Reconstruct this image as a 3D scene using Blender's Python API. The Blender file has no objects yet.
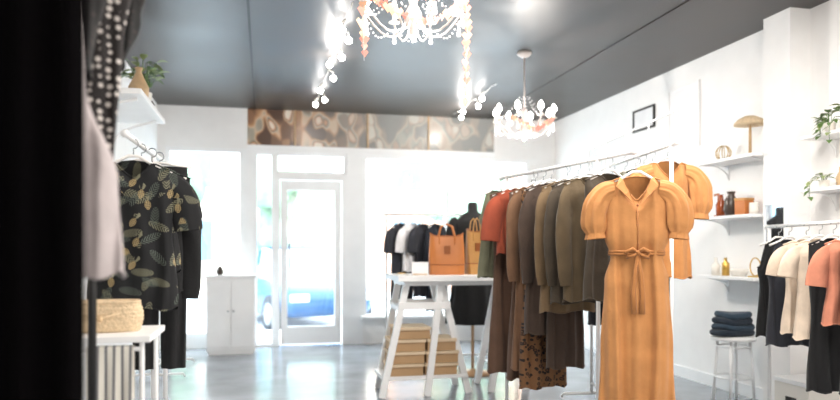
import bpy, math, random
from mathutils import Vector, Matrix, noise
random.seed(7)
sc = bpy.context.scene
pi = math.pi

def lin(c):
    c = c/255.0
    return c/12.92 if c <= 0.04045 else ((c+0.055)/1.055)**2.4
def C(r, g, b): return (lin(r), lin(g), lin(b), 1)

# ---------------------------------------------------------------- materials
def base(name):
    m = bpy.data.materials.new(name); m.use_nodes = True
    nt = m.node_tree; b = nt.nodes['Principled BSDF']
    return m, nt, b
def setp(b, **k):
    for n, v in k.items():
        n = n.replace('_', ' ')
        if n in b.inputs: b.inputs[n].default_value = v
def mat(name, col, rough=0.5, metal=0.0, var=0.08, scale=6, bump=0.0, bscale=60, emis=None, es=0, **k):
    m, nt, b = base(name)
    setp(b, Roughness=rough, Metallic=metal, **k)
    tc = nt.nodes.new('ShaderNodeTexCoord')
    nz = nt.nodes.new('ShaderNodeTexNoise'); nz.inputs['Scale'].default_value = scale
    nz.inputs['Detail'].default_value = 4
    nt.links.new(tc.outputs['Object'], nz.inputs['Vector'])
    rp = nt.nodes.new('ShaderNodeValToRGB')
    rp.color_ramp.elements[0].position = 0.3; rp.color_ramp.elements[1].position = 0.7
    rp.color_ramp.elements[0].color = tuple(c*(1-var) for c in col[:3])+(1,)
    rp.color_ramp.elements[1].color = tuple(min(1, c*(1+var)) for c in col[:3])+(1,)
    nt.links.new(nz.outputs['Fac'], rp.inputs['Fac'])
    nt.links.new(rp.outputs['Color'], b.inputs['Base Color'])
    if bump > 0:
        n2 = nt.nodes.new('ShaderNodeTexNoise'); n2.inputs['Scale'].default_value = bscale
        nt.links.new(tc.outputs['Object'], n2.inputs['Vector'])
        bp = nt.nodes.new('ShaderNodeBump'); bp.inputs['Strength'].default_value = bump
        bp.inputs['Distance'].default_value = 0.01
        nt.links.new(n2.outputs['Fac'], bp.inputs['Height'])
        nt.links.new(bp.outputs['Normal'], b.inputs['Normal'])
    if emis:
        b.inputs['Emission Color'].default_value = emis; b.inputs['Emission Strength'].default_value = es
    return m
def fabric(name, col, var=0.15, rough=0.9):
    return mat(name, col, rough=rough, var=var, scale=9, bump=0.3, bscale=30, Sheen_Weight=0.12)
def printed(name, ground, cols, kind):
    m, nt, b = base(name); setp(b, Roughness=0.85)
    tc = nt.nodes.new('ShaderNodeTexCoord')
    mp = nt.nodes.new('ShaderNodeMapping'); mp.inputs['Scale'].default_value = (1, 0, 1)
    nt.links.new(tc.outputs['Object'], mp.inputs['Vector'])
    last = None
    def layer(prev, fac, col):
        mx = nt.nodes.new('ShaderNodeMix'); mx.data_type = 'RGBA'
        if prev is None: mx.inputs[6].default_value = ground
        else: nt.links.new(prev, mx.inputs[6])
        mx.inputs[7].default_value = col
        nt.links.new(fac, mx.inputs[0]); return mx.outputs[2]
    def mth(op, a, c=None):
        q = nt.nodes.new('ShaderNodeMath'); q.operation = op
        for i, s_ in enumerate((a, c)):
            if s_ is None: continue
            if isinstance(s_, (int, float)): q.inputs[i].default_value = s_
            else: nt.links.new(s_, q.inputs[i])
        return q.outputs[0]
    def vor(scale, rnd, vec=None, off=(0, 0, 0)):
        mp2 = nt.nodes.new('ShaderNodeMapping'); mp2.inputs['Scale'].default_value = (1, 0, 1)
        mp2.inputs['Location'].default_value = off
        nt.links.new(tc.outputs['Object'], mp2.inputs['Vector'])
        v = nt.nodes.new('ShaderNodeTexVoronoi'); v.inputs['Scale'].default_value = scale
        v.inputs['Randomness'].default_value = rnd
        nt.links.new(mp2.outputs[0], v.inputs['Vector']); return v, mp2.outputs[0]
    def local(scale, off, spin):
        v, vec = vor(scale, .75, off=off)
        sub = nt.nodes.new('ShaderNodeVectorMath'); sub.operation = 'SUBTRACT'
        nt.links.new(vec, sub.inputs[0]); nt.links.new(v.outputs['Position'], sub.inputs[1])
        sc_ = nt.nodes.new('ShaderNodeSeparateColor'); nt.links.new(v.outputs['Color'], sc_.inputs[0])
        vr = nt.nodes.new('ShaderNodeVectorRotate'); vr.rotation_type = 'Y_AXIS'
        nt.links.new(sub.outputs[0], vr.inputs['Vector']); nt.links.new(mth('MULTIPLY', mth('SUBTRACT', sc_.outputs[0], .5), spin), vr.inputs['Angle'])
        sp = nt.nodes.new('ShaderNodeSeparateXYZ'); nt.links.new(vr.outputs[0], sp.inputs[0])
        return sp.outputs[0], sp.outputs[2]
    def ellipse(x, z, a, c_, dz=0):
        zz = mth('SUBTRACT', z, dz)
        r2 = mth('ADD', mth('POWER', mth('ABSOLUTE', mth('DIVIDE', x, a)), 2), mth('POWER', mth('ABSOLUTE', mth('DIVIDE', zz, c_)), 2))
        return mth('LESS_THAN', r2, 1)
    if kind == 'tropical':
        for off, col in (((.03, 0, .05), cols[1]), ((.31, 0, .22), cols[2])):
            x, z = local(8.5, off, 6.0)
            vein = mth('GREATER_THAN', mth('SINE', mth('MULTIPLY', mth('ADD', z, mth('MULTIPLY', mth('ABSOLUTE', x), -1.1)), 520)), .15)
            last = layer(last, mth('MULTIPLY', ellipse(x, z, .017, .045), vein), col)
        x, z = local(8, (.5, 0, .6), 1.2)
        hatch = mth('GREATER_THAN', mth('MULTIPLY', mth('SINE', mth('MULTIPLY', mth('ADD', x, z), 420)), mth('SINE', mth('MULTIPLY', mth('SUBTRACT', x, z), 420))), -.25)
        last = layer(last, mth('MULTIPLY', ellipse(x, z, .0125, .02, -.012), hatch), cols[0])
        crown = mth('GREATER_THAN', mth('SINE', mth('MULTIPLY', mth('DIVIDE', x, mth('ADD', z, .01)), 9)), 0)
        last = layer(last, mth('MULTIPLY', ellipse(x, z, .013, .014, .022), crown), cols[1])
    elif kind == 'dots':
        v, _ = vor(45, 0.35); last = layer(None, mth('LESS_THAN', v.outputs['Distance'], .3), cols[0])
    elif kind == 'leopard':
        v, _ = vor(42, 1); last = layer(None, mth('LESS_THAN', v.outputs['Distance'], .46), cols[0])
        last = layer(last, mth('LESS_THAN', v.outputs['Distance'], .22), cols[1])
    elif kind == 'stripes':
        w = nt.nodes.new('ShaderNodeTexWave'); w.bands_direction = 'X'; w.inputs['Scale'].default_value = 12
        nt.links.new(mp.outputs[0], w.inputs['Vector'])
        last = layer(None, mth('GREATER_THAN', w.outputs['Fac'], .72), cols[0])
    elif kind == 'lace':
        v, _ = vor(60, .8); last = layer(None, mth('LESS_THAN', v.outputs['Distance'], .32), cols[0])
    nt.links.new(last, b.inputs['Base Color'])
    return m
def emit(name, col, s):
    m, nt, b = base(name); b.inputs['Base Color'].default_value = col
    b.inputs['Emission Color'].default_value = col; b.inputs['Emission Strength'].default_value = s
    return m

M = {}
M['wall'] = mat('plaster_white', C(242, 241, 240), .8, var=.02, bump=.05)
M['trim'] = mat('painted_trim', C(244, 245, 246), .45, var=.02)
M['shelfw'] = mat('white_laminate', C(240, 240, 240), .4, var=.02)
M['white_metal'] = mat('white_metal', C(235, 235, 235), .3, var=.02)
M['steel'] = mat('brushed_steel', C(170, 172, 175), .3, .9, var=.05)
M['brass'] = mat('brass', C(190, 160, 110), .35, .9, var=.05)
M['chand'] = mat('antique_white_metal', C(206, 198, 194), .35, .2, var=.05)
M['hanger'] = mat('white_hanger', C(240, 236, 232), .4, var=.02)
M['woodhanger'] = mat('wood_hanger', C(190, 150, 110), .5, var=.1)
M['dress'] = fabric('ochre_linen', C(180, 124, 72), .1)
M['dressdk'] = fabric('ochre_linen_tie', C(164, 108, 58), .08)
M['button'] = mat('shell_button', C(150, 90, 50), .3)
M['brown'] = fabric('brown_crepe', C(88, 64, 49))
M['dbrown'] = fabric('dark_brown', C(60, 45, 35))
M['mbrown'] = fabric('mid_brown', C(108, 78, 55))
M['olive'] = fabric('olive_brown', C(84, 69, 47))
M['dolive'] = fabric('dark_olive', C(58, 48, 35))
M['khaki'] = fabric('khaki_brown', C(100, 80, 55))
M['rust'] = fabric('rust_cotton', C(140, 62, 38))
M['sage'] = fabric('sage_cotton', C(112, 112, 90))
M['teal'] = fabric('dark_teal', C(30, 42, 44))
M['black'] = fabric('black_cotton', C(13, 13, 15))
M['navy'] = fabric('navy_wool', C(22, 27, 38))
M['cream'] = fabric('cream_cotton', C(216, 198, 178))
M['blush'] = fabric('blush_coral', C(196, 126, 100))
M['greyrose'] = fabric('grey_rose', C(180, 170, 170))
M['whitecloth'] = fabric('white_cotton', C(225, 225, 228))
M['charcoal'] = fabric('charcoal', C(40, 42, 50))
M['denim'] = fabric('dark_denim', C(28, 40, 54))
M['denim2'] = fabric('worn_denim', C(44, 62, 78))
M['curtain'] = mat('black_velvet', C(5, 4, 5), 1.0, var=.1, Specular_IOR_Level=.05)
M['tropic'] = printed('tropical_print', C(12, 13, 16), [C(158, 138, 98), C(120, 118, 96), C(80, 88, 80)], 'tropical')
M['dots'] = printed('dotted_print', C(26, 20, 20), [C(196, 188, 182)], 'dots')
M['lace'] = printed('black_lace', C(11, 9, 10), [C(40, 32, 30)], 'lace')
M['leopard'] = printed('leopard_print', C(108, 74, 44), [C(24, 17, 13), C(92, 58, 32)], 'leopard')
M['stripe'] = printed('striped_linen', C(222, 218, 208), [C(120, 120, 122)], 'stripes')
M['leather'] = mat('tan_leather', C(192, 116, 56), .45, var=.1, bump=.1)
M['leather2'] = mat('mustard_leather', C(190, 140, 78), .5, var=.1, bump=.1)
M['dleather'] = mat('bag_trim_leather', C(150, 84, 36), .5, var=.1)
M['kraft'] = mat('kraft_card', C(182, 148, 110), .8, var=.06)
M['kraftlid'] = mat('kraft_lid', C(218, 196, 166), .8, var=.06)
M['straw'] = mat('woven_straw', C(214, 190, 156), .85, var=.15, scale=80, bump=.6, bscale=120)
M['leaf'] = mat('leaf_green', C(86, 116, 56), .45, var=.3, scale=20)
M['leaf2'] = mat('leaf_pale', C(140, 156, 98), .45, var=.2, scale=20)
M['terra'] = mat('terracotta', C(178, 110, 74), .7)
M['ceramic'] = mat('white_ceramic', C(232, 228, 220), .25, var=.02)
M['darkcer'] = mat('dark_ceramic', C(70, 58, 50), .3)
M['wood'] = mat('oak_wood', C(200, 170, 132), .5, var=.15, scale=14)
M['blackm'] = mat('black_metal', C(16, 16, 16), .5)
M['gold'] = mat('gold', C(212, 170, 90), .3, .9)
M['amber'] = mat('amber_glass', C(150, 70, 28), .15)
M['mirror'] = mat('mirror_glass', C(225, 230, 235), .03, 1.0, var=0)
M['paper'] = mat('art_paper', C(232, 232, 234), .7, var=.04)
M['bulb'] = emit('warm_bulb', (1, .96, .92, 1), 26)
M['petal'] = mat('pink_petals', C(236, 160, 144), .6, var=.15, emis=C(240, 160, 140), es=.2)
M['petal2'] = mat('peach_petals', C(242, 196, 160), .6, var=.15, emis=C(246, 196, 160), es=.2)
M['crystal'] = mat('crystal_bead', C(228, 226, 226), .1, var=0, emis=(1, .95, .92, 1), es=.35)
M['carblue'] = mat('car_paint_blue', C(52, 92, 136), .25, .2, var=.03)
M['tyre'] = mat('tyre_rubber', C(44, 50, 60), .8)
M['carglass'] = mat('car_glass', C(160, 186, 202), .08, .3, var=0)
M['lamp'] = mat('tail_lamp', C(180, 60, 50), .3)
M['bark'] = mat('bark', C(120, 110, 100), .9)
M['foliage'] = mat('tree_foliage', C(128, 156, 134), .9, var=.3, scale=3)
M['asphalt'] = mat('street_asphalt', C(196, 202, 208), .9, var=.06)
M['pave'] = mat('pavement', C(222, 226, 228), .9, var=.04)
M['facade1'] = mat('facade_cream', C(222, 212, 200), .9, var=.05)
M['facade2'] = mat('facade_blue', C(150, 184, 204), .9, var=.05)
M['facade3'] = mat('facade_peach', C(212, 170, 148), .9, var=.05)
M['facwin'] = mat('facade_window', C(96, 120, 136), .3, var=.05)
M['skin'] = mat('dress_form_linen', C(216, 176, 128), .8, var=.05)

m, nt, b = base('ceiling_dark_paint'); setp(b, Roughness=.4)
tc = nt.nodes.new('ShaderNodeTexCoord'); nz = nt.nodes.new('ShaderNodeTexNoise')
nz.inputs['Scale'].default_value = 1.6; nz.inputs['Detail'].default_value = 8
nt.links.new(tc.outputs['Object'], nz.inputs['Vector'])
rp = nt.nodes.new('ShaderNodeValToRGB'); rp.color_ramp.elements[0].color = C(38, 35, 34); rp.color_ramp.elements[1].color = C(74, 69, 67)
rp.color_ramp.elements[0].position = .3; rp.color_ramp.elements[1].position = .72
nt.links.new(nz.outputs['Fac'], rp.inputs['Fac']); nt.links.new(rp.outputs['Color'], b.inputs['Base Color'])
r2 = nt.nodes.new('ShaderNodeMapRange'); r2.inputs['To Min'].default_value = .28; r2.inputs['To Max'].default_value = .55
nt.links.new(nz.outputs['Fac'], r2.inputs['Value']); nt.links.new(r2.outputs[0], b.inputs['Roughness'])
M['ceil'] = m
m, nt, b = base('polished_concrete'); setp(b, Roughness=.2)
tc = nt.nodes.new('ShaderNodeTexCoord'); nz = nt.nodes.new('ShaderNodeTexNoise')
nz.inputs['Scale'].default_value = 1.6; nz.inputs['Detail'].default_value = 8
nt.links.new(tc.outputs['Object'], nz.inputs['Vector'])
rp = nt.nodes.new('ShaderNodeValToRGB'); rp.color_ramp.elements[0].color = C(124, 130, 138); rp.color_ramp.elements[1].color = C(162, 167, 173)
rp.color_ramp.elements[0].position = .3; rp.color_ramp.elements[1].position = .7
nt.links.new(nz.outputs['Fac'], rp.inputs['Fac']); nt.links.new(rp.outputs['Color'], b.inputs['Base Color'])
r2 = nt.nodes.new('ShaderNodeMapRange'); r2.inputs['To Min'].default_value = .1; r2.inputs['To Max'].default_value = .28
nt.links.new(nz.outputs['Fac'], r2.inputs['Value']); nt.links.new(r2.outputs[0], b.inputs['Roughness'])
M['floor'] = m
m = bpy.data.materials.new('window_glass'); m.use_nodes = True; nt = m.node_tree
nt.nodes.clear(); o = nt.nodes.new('ShaderNodeOutputMaterial'); t = nt.nodes.new('ShaderNodeBsdfTransparent')
t.inputs[0].default_value = (.96, .99, 1, 1)
g = nt.nodes.new('ShaderNodeBsdfGlossy'); g.inputs['Roughness'].default_value = .02
mx = nt.nodes.new('ShaderNodeMixShader'); mx.inputs[0].default_value = .06
nt.links.new(t.outputs[0], mx.inputs[1]); nt.links.new(g.outputs[0], mx.inputs[2]); nt.links.new(mx.outputs[0], o.inputs[0])
M['glass'] = m
m, nt, b = base('transom_painted_reflections'); setp(b, Roughness=.25)  # street view and reflections in the transom painted as a warm mottle
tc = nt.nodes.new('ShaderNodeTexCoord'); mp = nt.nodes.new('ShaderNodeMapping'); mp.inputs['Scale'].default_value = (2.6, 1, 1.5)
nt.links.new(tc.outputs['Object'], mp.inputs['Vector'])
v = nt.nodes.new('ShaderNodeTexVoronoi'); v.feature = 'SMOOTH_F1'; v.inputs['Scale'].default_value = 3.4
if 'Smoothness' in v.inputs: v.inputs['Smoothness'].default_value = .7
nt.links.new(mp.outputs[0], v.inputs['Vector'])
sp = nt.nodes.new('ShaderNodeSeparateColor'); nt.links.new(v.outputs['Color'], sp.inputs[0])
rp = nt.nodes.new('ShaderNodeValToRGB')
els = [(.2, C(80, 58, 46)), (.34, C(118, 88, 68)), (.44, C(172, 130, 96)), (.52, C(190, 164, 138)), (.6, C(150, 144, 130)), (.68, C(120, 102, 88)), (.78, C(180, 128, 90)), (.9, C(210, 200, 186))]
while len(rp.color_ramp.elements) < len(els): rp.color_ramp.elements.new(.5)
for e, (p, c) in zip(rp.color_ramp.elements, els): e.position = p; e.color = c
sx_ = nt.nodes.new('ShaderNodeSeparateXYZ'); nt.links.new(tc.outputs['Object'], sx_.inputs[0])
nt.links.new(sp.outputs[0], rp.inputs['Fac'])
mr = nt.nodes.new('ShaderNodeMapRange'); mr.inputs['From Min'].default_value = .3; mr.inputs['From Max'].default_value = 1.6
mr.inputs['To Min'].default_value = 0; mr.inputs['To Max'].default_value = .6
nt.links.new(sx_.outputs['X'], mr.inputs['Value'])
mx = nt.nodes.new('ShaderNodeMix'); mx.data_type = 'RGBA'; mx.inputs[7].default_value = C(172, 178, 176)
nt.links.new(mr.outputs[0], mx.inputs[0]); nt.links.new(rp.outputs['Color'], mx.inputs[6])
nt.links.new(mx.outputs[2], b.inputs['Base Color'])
nt.links.new(mx.outputs[2], b.inputs['Emission Color']); b.inputs['Emission Strength'].default_value = .18  # faint glow added to the painted panel, which is no lamp
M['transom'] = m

# ---------------------------------------------------------------- mesh builder
class MB:
    def __init__(s): s.v = []; s.f = []; s.mi = []; s.sm = []; s.mats = []
    def idx(s, mt):
        if mt not in s.mats: s.mats.append(mt)
        return s.mats.index(mt)
    def add(s, vs, fs, mt, smooth=True):
        o = len(s.v); s.v += [tuple(v) for v in vs]; k = s.idx(mt)
        for f in fs: s.f.append(tuple(i+o for i in f)); s.mi.append(k); s.sm.append(smooth)
    def box(s, c, size, mt, rz=0, rx=0, ry=0, taper=1):
        R = Matrix.Rotation(rz, 3, 'Z') @ Matrix.Rotation(ry, 3, 'Y') @ Matrix.Rotation(rx, 3, 'X')
        vs = []
        for z in (-.5, .5):
            k = taper if z > 0 else 1
            for x, y in ((-.5, -.5), (.5, -.5), (.5, .5), (-.5, .5)):
                vs.append(Vector(c)+R @ Vector((x*size[0]*k, y*size[1]*k, z*size[2])))
        s.add(vs, [(3, 2, 1, 0), (4, 5, 6, 7), (0, 1, 5, 4), (1, 2, 6, 5), (2, 3, 7, 6), (3, 0, 4, 7)], mt, False)
    def beam(s, a, b, w, h, mt):
        a = Vector(a); b = Vector(b); t = (b-a).normalized()
        u = t.cross(Vector((0, 1, 0)))
        if u.length < .1: u = t.cross(Vector((1, 0, 0)))
        u.normalize(); n = t.cross(u).normalized()
        vs = []
        for p in (a, b):
            for x, y in ((-.5, -.5), (.5, -.5), (.5, .5), (-.5, .5)): vs.append(p+u*x*w+n*y*h)
        s.add(vs, [(3, 2, 1, 0), (4, 5, 6, 7), (0, 1, 5, 4), (1, 2, 6, 5), (2, 3, 7, 6), (3, 0, 4, 7)], mt, False)
    def loft(s, rings, mt, cap=False, closed=True):
        n = len(rings[0]); vs = [p for r in rings for p in r]; fs = []
        for i in range(len(rings)-1):
            for j in range(n if closed else n-1):
                a = i*n+j; b_ = i*n+(j+1) % n; fs.append((a, b_, b_+n, a+n))
        if cap: fs.append(tuple(range(n-1, -1, -1))); fs.append(tuple((len(rings)-1)*n+j for j in range(n)))
        s.add(vs, fs, mt)
    def tube(s, pts, r, mt, n=8, cap=True, fun=None, flat=1.0):
        pts = [Vector(p) for p in pts]; N = len(pts); rings = []
        prev = None
        for i, p in enumerate(pts):
            t = (pts[min(i+1, N-1)]-pts[max(i-1, 0)])
            if t.length < 1e-9: t = Vector((0, 0, 1))
            t.normalize()
            if prev is None:
                ref = Vector((0, 1, 0)) if abs(t.y) < .9 else Vector((1, 0, 0))
                u = t.cross(ref).normalized()
            else:
                u = (prev-t*prev.dot(t)).normalized()
            prev = u; w = t.cross(u)
            rr = r[i] if isinstance(r, (list, tuple)) else r
            ring = []
            for j in range(n):
                th = 2*pi*j/n; k = rr*(fun(i/(N-1), th) if fun else 1)
                ring.append(p+u*math.cos(th)*k+w*math.sin(th)*k*flat)
            rings.append(ring)
        s.loft(rings, mt, cap)
    def cyl(s, a, b, r, mt, n=12, r2=None):
        s.tube([a, b], [r, r if r2 is None else r2], mt, n)
    def lathe(s, prof, c, mt, n=20):
        c = Vector(c)
        s.loft([[c+Vector((r*math.cos(2*pi*j/n), r*math.sin(2*pi*j/n), z)) for j in range(n)] for r, z in prof], mt, True)
    def ball(s, c, r, mt, sx=1, sy=1, sz=1, n=12, k=8, fun=None):
        c = Vector(c); rings = []
        for i in range(1, k):
            ph = pi*i/k; ring = []
            for j in range(n):
                th = 2*pi*j/n
                d = Vector((math.sin(ph)*math.cos(th), math.sin(ph)*math.sin(th), -math.cos(ph)))
                q = r*(fun(d) if fun else 1)
                ring.append(c+Vector((d.x*sx*q, d.y*sy*q, d.z*sz*q)))
            rings.append(ring)
        s.loft(rings, mt, True)
    def obj(s, name, loc=(0, 0, 0), rz=0, bevel=0, parent=None, sub=0):
        me = bpy.data.meshes.new(name); me.from_pydata(s.v, [], s.f)
        for mt in s.mats: me.materials.append(M[mt])
        me.polygons.foreach_set('material_index', s.mi)
        me.polygons.foreach_set('use_smooth', s.sm); me.update()
        o = bpy.data.objects.new(name, me); sc.collection.objects.link(o)
        o.location = loc; o.rotation_euler = (0, 0, rz)
        if bevel:
            md = o.modifiers.new('bev', 'BEVEL'); md.width = bevel; md.segments = 2; md.limit_method = 'ANGLE'
        if parent: o.parent = parent
        return o

def interp(prof, t):
    for (a, x), (b_, y) in zip(prof, prof[1:]):
        if t <= b_:
            k = 0 if b_ == a else (t-a)/(b_-a); k = k*k*(3-2*k)
            return x+(y-x)*k
    return prof[-1][1]
def bez(p0, p1, p2, n=10):
    p0, p1, p2 = Vector(p0), Vector(p1), Vector(p2)
    return [p0*(1-t)**2+p1*2*t*(1-t)+p2*t*t for t in [i/n for i in range(n+1)]]

def hanger(mb, W, slope, mt='hanger', drop=.07):
    z = -drop
    mb.tube([(-W, 0, z-slope*W), (-W*.5, 0, z-slope*W*.45), (-.02, 0, z+.008), (.02, 0, z+.008), (W*.5, 0, z-slope*W*.45), (W, 0, z-slope*W)], .007, mt, 8)
    pts = [(0, 0, z+.008), (0, 0, -.03)]
    for i in range(9):
        a = -pi/2+i*pi*1.3/8
        pts.append((.02*math.cos(a), 0, -.009+.021*math.sin(a)))
    mb.tube(pts, .0028, 'steel', 6)

def garment(name, loc, deg, mt, W=.19, L=.7, prof=None, T=None, sleeve=None, nd=.09, nw=.075, slope=.38,
            folds=7, amp=.014, trim=None, hang='hanger', seed=0, rows=30, segs=56, strap=False, extra=None, sl=.2, sr=.075, puff=1.0, drop=0.0):
    mb = MB(); rnd = random.Random(seed*13+5)
    prof = prof or [(0, 1), (.25, .98), (.5, .9), (1, 1.05)]
    Tp = T or [(0, .02), (.12, .045), (.5, .04), (1, .05)]
    ph1, ph2 = rnd.random()*6, rnd.random()*6
    z0 = -.062; rings = []
    bl = max(.2, min(.42, (nd+.12)/L*1.35))
    for i in range(rows+1):
        t = i/rows; w = W*interp(prof, t); th_ = interp(Tp, t); A = amp*min(1, .15+1.3*t)
        ring = []
        for j in range(segs):
            a = 2*pi*j/segs; ca, sa = math.cos(a), math.sin(a)
            x = w*math.copysign(abs(ca)**.8, ca); y = th_*math.copysign(abs(sa)**.8, sa)
            k = max(0, 1-t/bl)
            if t < .12 and abs(x) > nw: y *= .35+.65*t/.12
            q = abs(sa)**.6
            drift = 1.6*noise.noise(Vector((x*5, t*2, seed*3.1)))
            f = math.sin(folds*pi*x/W*(.5)+(ph1 if sa < 0 else ph2)+drift*1.5)
            f += .45*math.sin(folds*2.3*pi*x/W*.5+ph2*2+drift*2)
            y += A*f*q
            y += .006*noise.noise(Vector((x*14, (1 if sa < 0 else 3), t*L*11+seed)))*q
            x *= 1+.03*math.sin(t*7+ph1)*t
            z = z0-t*L-slope*abs(x)*k
            if strap:
                dip = .15*max(0, min(1, (abs(x)-W*.55)/(W*.3)))
                z -= dip*k
            if sa < 0: z -= nd*max(0, 1-abs(x)/nw)**.8*k
            else: z -= .02*max(0, 1-abs(x)/nw)*k
            if t > .9: z += .008*math.sin(5*a+ph1)
            ring.append((x, y, z))
        rings.append(ring)
    mb.loft(rings, mt)
    top = rings[0]
    mb.tube([top[j] for j in range(segs)]+[top[0]], .0045, trim or mt, 6, cap=False)
    hem = rings[-1]
    mb.tube([hem[j] for j in range(segs)]+[hem[0]], .004, trim or mt, 5, cap=False)
    for sgn in (-1, 1):
        if not sleeve: break
        sx, sz = sgn*(W*.86), z0-slope*W*.86-.062
        if sleeve == 'puff':
            pts = bez((sx-sgn*.03, 0, sz+.02), (sx+sgn*.09*puff, 0, sz+.01), (sx+sgn*.065*puff, -.01, sz-sl-.02), 16)
            rad = [interp([(0, .05), (.3, .06*puff), (.6, .07*puff), (.85, .068*puff), (.94, .043), (1, .05)], i/16) for i in range(17)]
            fn = lambda t, th: 1+.11*math.sin(9*th+ph1+math.sin(t*5))*min(1, .3+t)+.04*math.sin(17*th+t*4)
            mb.tube(pts, rad, mt, 56, cap=False, fun=fn, flat=.75)
            mb.tube(pts[-2:], [.045, .05], trim or mt, 24, cap=False, flat=.8)
        elif sleeve == 'short':
            pts = bez((sx-sgn*.03, 0, sz+.01), (sx+sgn*.06, 0, sz-.01), (sx+sgn*.075, -.005, sz-sl), 9)
            rad = [interp([(0, .05), (.5, sr), (1, sr)], i/9) for i in range(10)]
            mb.tube(pts, rad, mt, 24, cap=False, fun=lambda t, th: 1+.06*math.sin(5*th+ph2), flat=.4)
        elif sleeve == 'long':
            pts = bez((sx-sgn*.03, 0, sz+.01), (sx+sgn*.05, -.005, sz-.05), (sx+sgn*.02, -.015, sz-.52), 16)
            rad = [interp([(0, .05), (.4, .056), (.93, .046), (1, .038)], i/16) for i in range(17)]
            mb.tube(pts, rad, mt, 20, cap=False, fun=lambda t, th: 1+.09*math.sin(3*th+t*9+ph2), flat=.5)
    hanger(mb, W*.9, slope, hang)
    if extra: extra(mb, z0)
    return mb.obj(name, loc, math.radians(deg))

# ---------------------------------------------------------------- room shell
def simple(name, boxes, bevel=0):
    mb = MB()
    for c, s_, mt in boxes: mb.box(c, s_, mt)
    return mb.obj(name, bevel=bevel)
def bx(x0, x1, y0, y1, z0, z1, mt): return (((x0+x1)/2, (y0+y1)/2, (z0+z1)/2), (x1-x0, y1-y0, z1-z0), mt)
YB = 8.9; CH = 2.95
simple('floor', [bx(-1.4, 4.05, -2.6, 9.05, -.1, 0, 'floor')])
simple('ceiling', [bx(-1.4, 4.05, -2.6, 9.05, CH, CH+.12, 'ceil')])
simple('wall_left', [bx(-1.4, -1.25, -2.6, 9.05, 0, CH, 'wall')])
simple('wall_right', [bx(3.87, 4.05, -2.6, 9.05, 0, CH, 'wall'), bx(3.70, 3.9, 4.344, 4.62, 0, CH, 'wall')])
simple('wall_rear', [bx(-1.25, 3.87, -2.6, -2.45, 0, CH, 'wall')])
simple('wall_front', [
    bx(-1.25, -.2, YB, YB+.15, 2.45, CH, 'wall'), bx(-1.25, -1.16, YB, YB+.15, 0, 2.45, 'wall'),
    bx(-1.16, -.24, YB, YB+.15, 0, .14, 'wall'), bx(-.24, -.12, YB-.03, YB+.15, 0, 2.45, 'trim'),
    bx(-.2, 3.0, YB-.02, YB+.15, 2.42, 2.5, 'trim'), bx(3.0, 3.87, YB, YB+.15, 2.42, CH, 'wall'),
    bx(1.03, 1.23, YB-.02, YB+.15, 0, 2.42, 'trim'), bx(1.23, 3.87, YB, YB+.15, 0, .32, 'wall'),
    bx(3.5, 3.87, YB, YB+.15, .32, 2.42, 'wall')])
simple('trim_1', [bx(1.2, 3.5, YB-.14, YB, .32, .36, 'trim')], .005)
simple('baseboard_right', [bx(3.85, 3.87, -2.4, 4.344, 0, .1, 'trim'), bx(3.85, 3.87, 4.62, YB, 0, .1, 'trim')])
simple('baseboard_left', [bx(-1.25, -1.23, -2.4, YB, 0, .1, 'trim')])
def window(name, x0, x1, z0, z1, mull=(), f=.05):
    L = [bx(x0, x0+f, YB, YB+.1, z0, z1, 'trim'), bx(x1-f, x1, YB, YB+.1, z0, z1, 'trim'),
         bx(x0+f, x1-f, YB, YB+.1, z0, z0+f, 'trim'), bx(x0+f, x1-f, YB, YB+.1, z1-f, z1, 'trim'),
         bx(x0+f, x1-f, YB+.05, YB+.056, z0+f, z1-f, 'glass')]
    for m_ in mull: L.append(bx(m_-.02, m_+.02, YB, YB+.1, z0+f, z1-f, 'trim'))
    simple(name, L)
window('window_1', -1.16, -.24, .14, 2.45)
window('window_2', -.12, .13, .0, 2.42, f=.035)
window('window_3', 1.23, 3.5, .32, 2.42, (2.35,))
window('window_4', .13, 1.03, 2.14, 2.42, f=.04)
mb = MB()
for c, s_, mt in [bx(.13, .19, YB-.02, YB+.1, 0, 2.14, 'trim'), bx(.97, 1.03, YB-.02, YB+.1, 0, 2.14, 'trim'), bx(.19, .97, YB-.02, YB+.1, 2.08, 2.14, 'trim'),
                  bx(.205, .285, YB+.01, YB+.06, .02, 2.07, 'trim'), bx(.875, .955, YB+.01, YB+.06, .02, 2.07, 'trim'),
                  bx(.285, .875, YB+.01, YB+.06, 1.95, 2.07, 'trim'), bx(.285, .875, YB+.01, YB+.06, .02, .24, 'trim'),
                  bx(.285, .875, YB+.03, YB+.036, .24, 1.95, 'glass')]:
    mb.box(c, s_, mt)
mb.tube([(.31, YB+.01, .85), (.31, YB-.05, .87), (.31, YB-.05, 1.28), (.31, YB+.01, 1.3)], .012, 'steel', 8)
mb.obj('door_1')
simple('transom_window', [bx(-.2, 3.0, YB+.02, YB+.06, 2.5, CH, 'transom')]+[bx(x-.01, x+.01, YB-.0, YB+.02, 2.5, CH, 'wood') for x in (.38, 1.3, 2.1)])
simple('trim_2', [bx(-.12, -.10, -2.4, YB, CH-.012, CH, 'blackm')])
simple('trim_3', [bx(2.9, 2.92, -2.4, YB, CH-.008, CH, 'ceil')])

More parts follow.
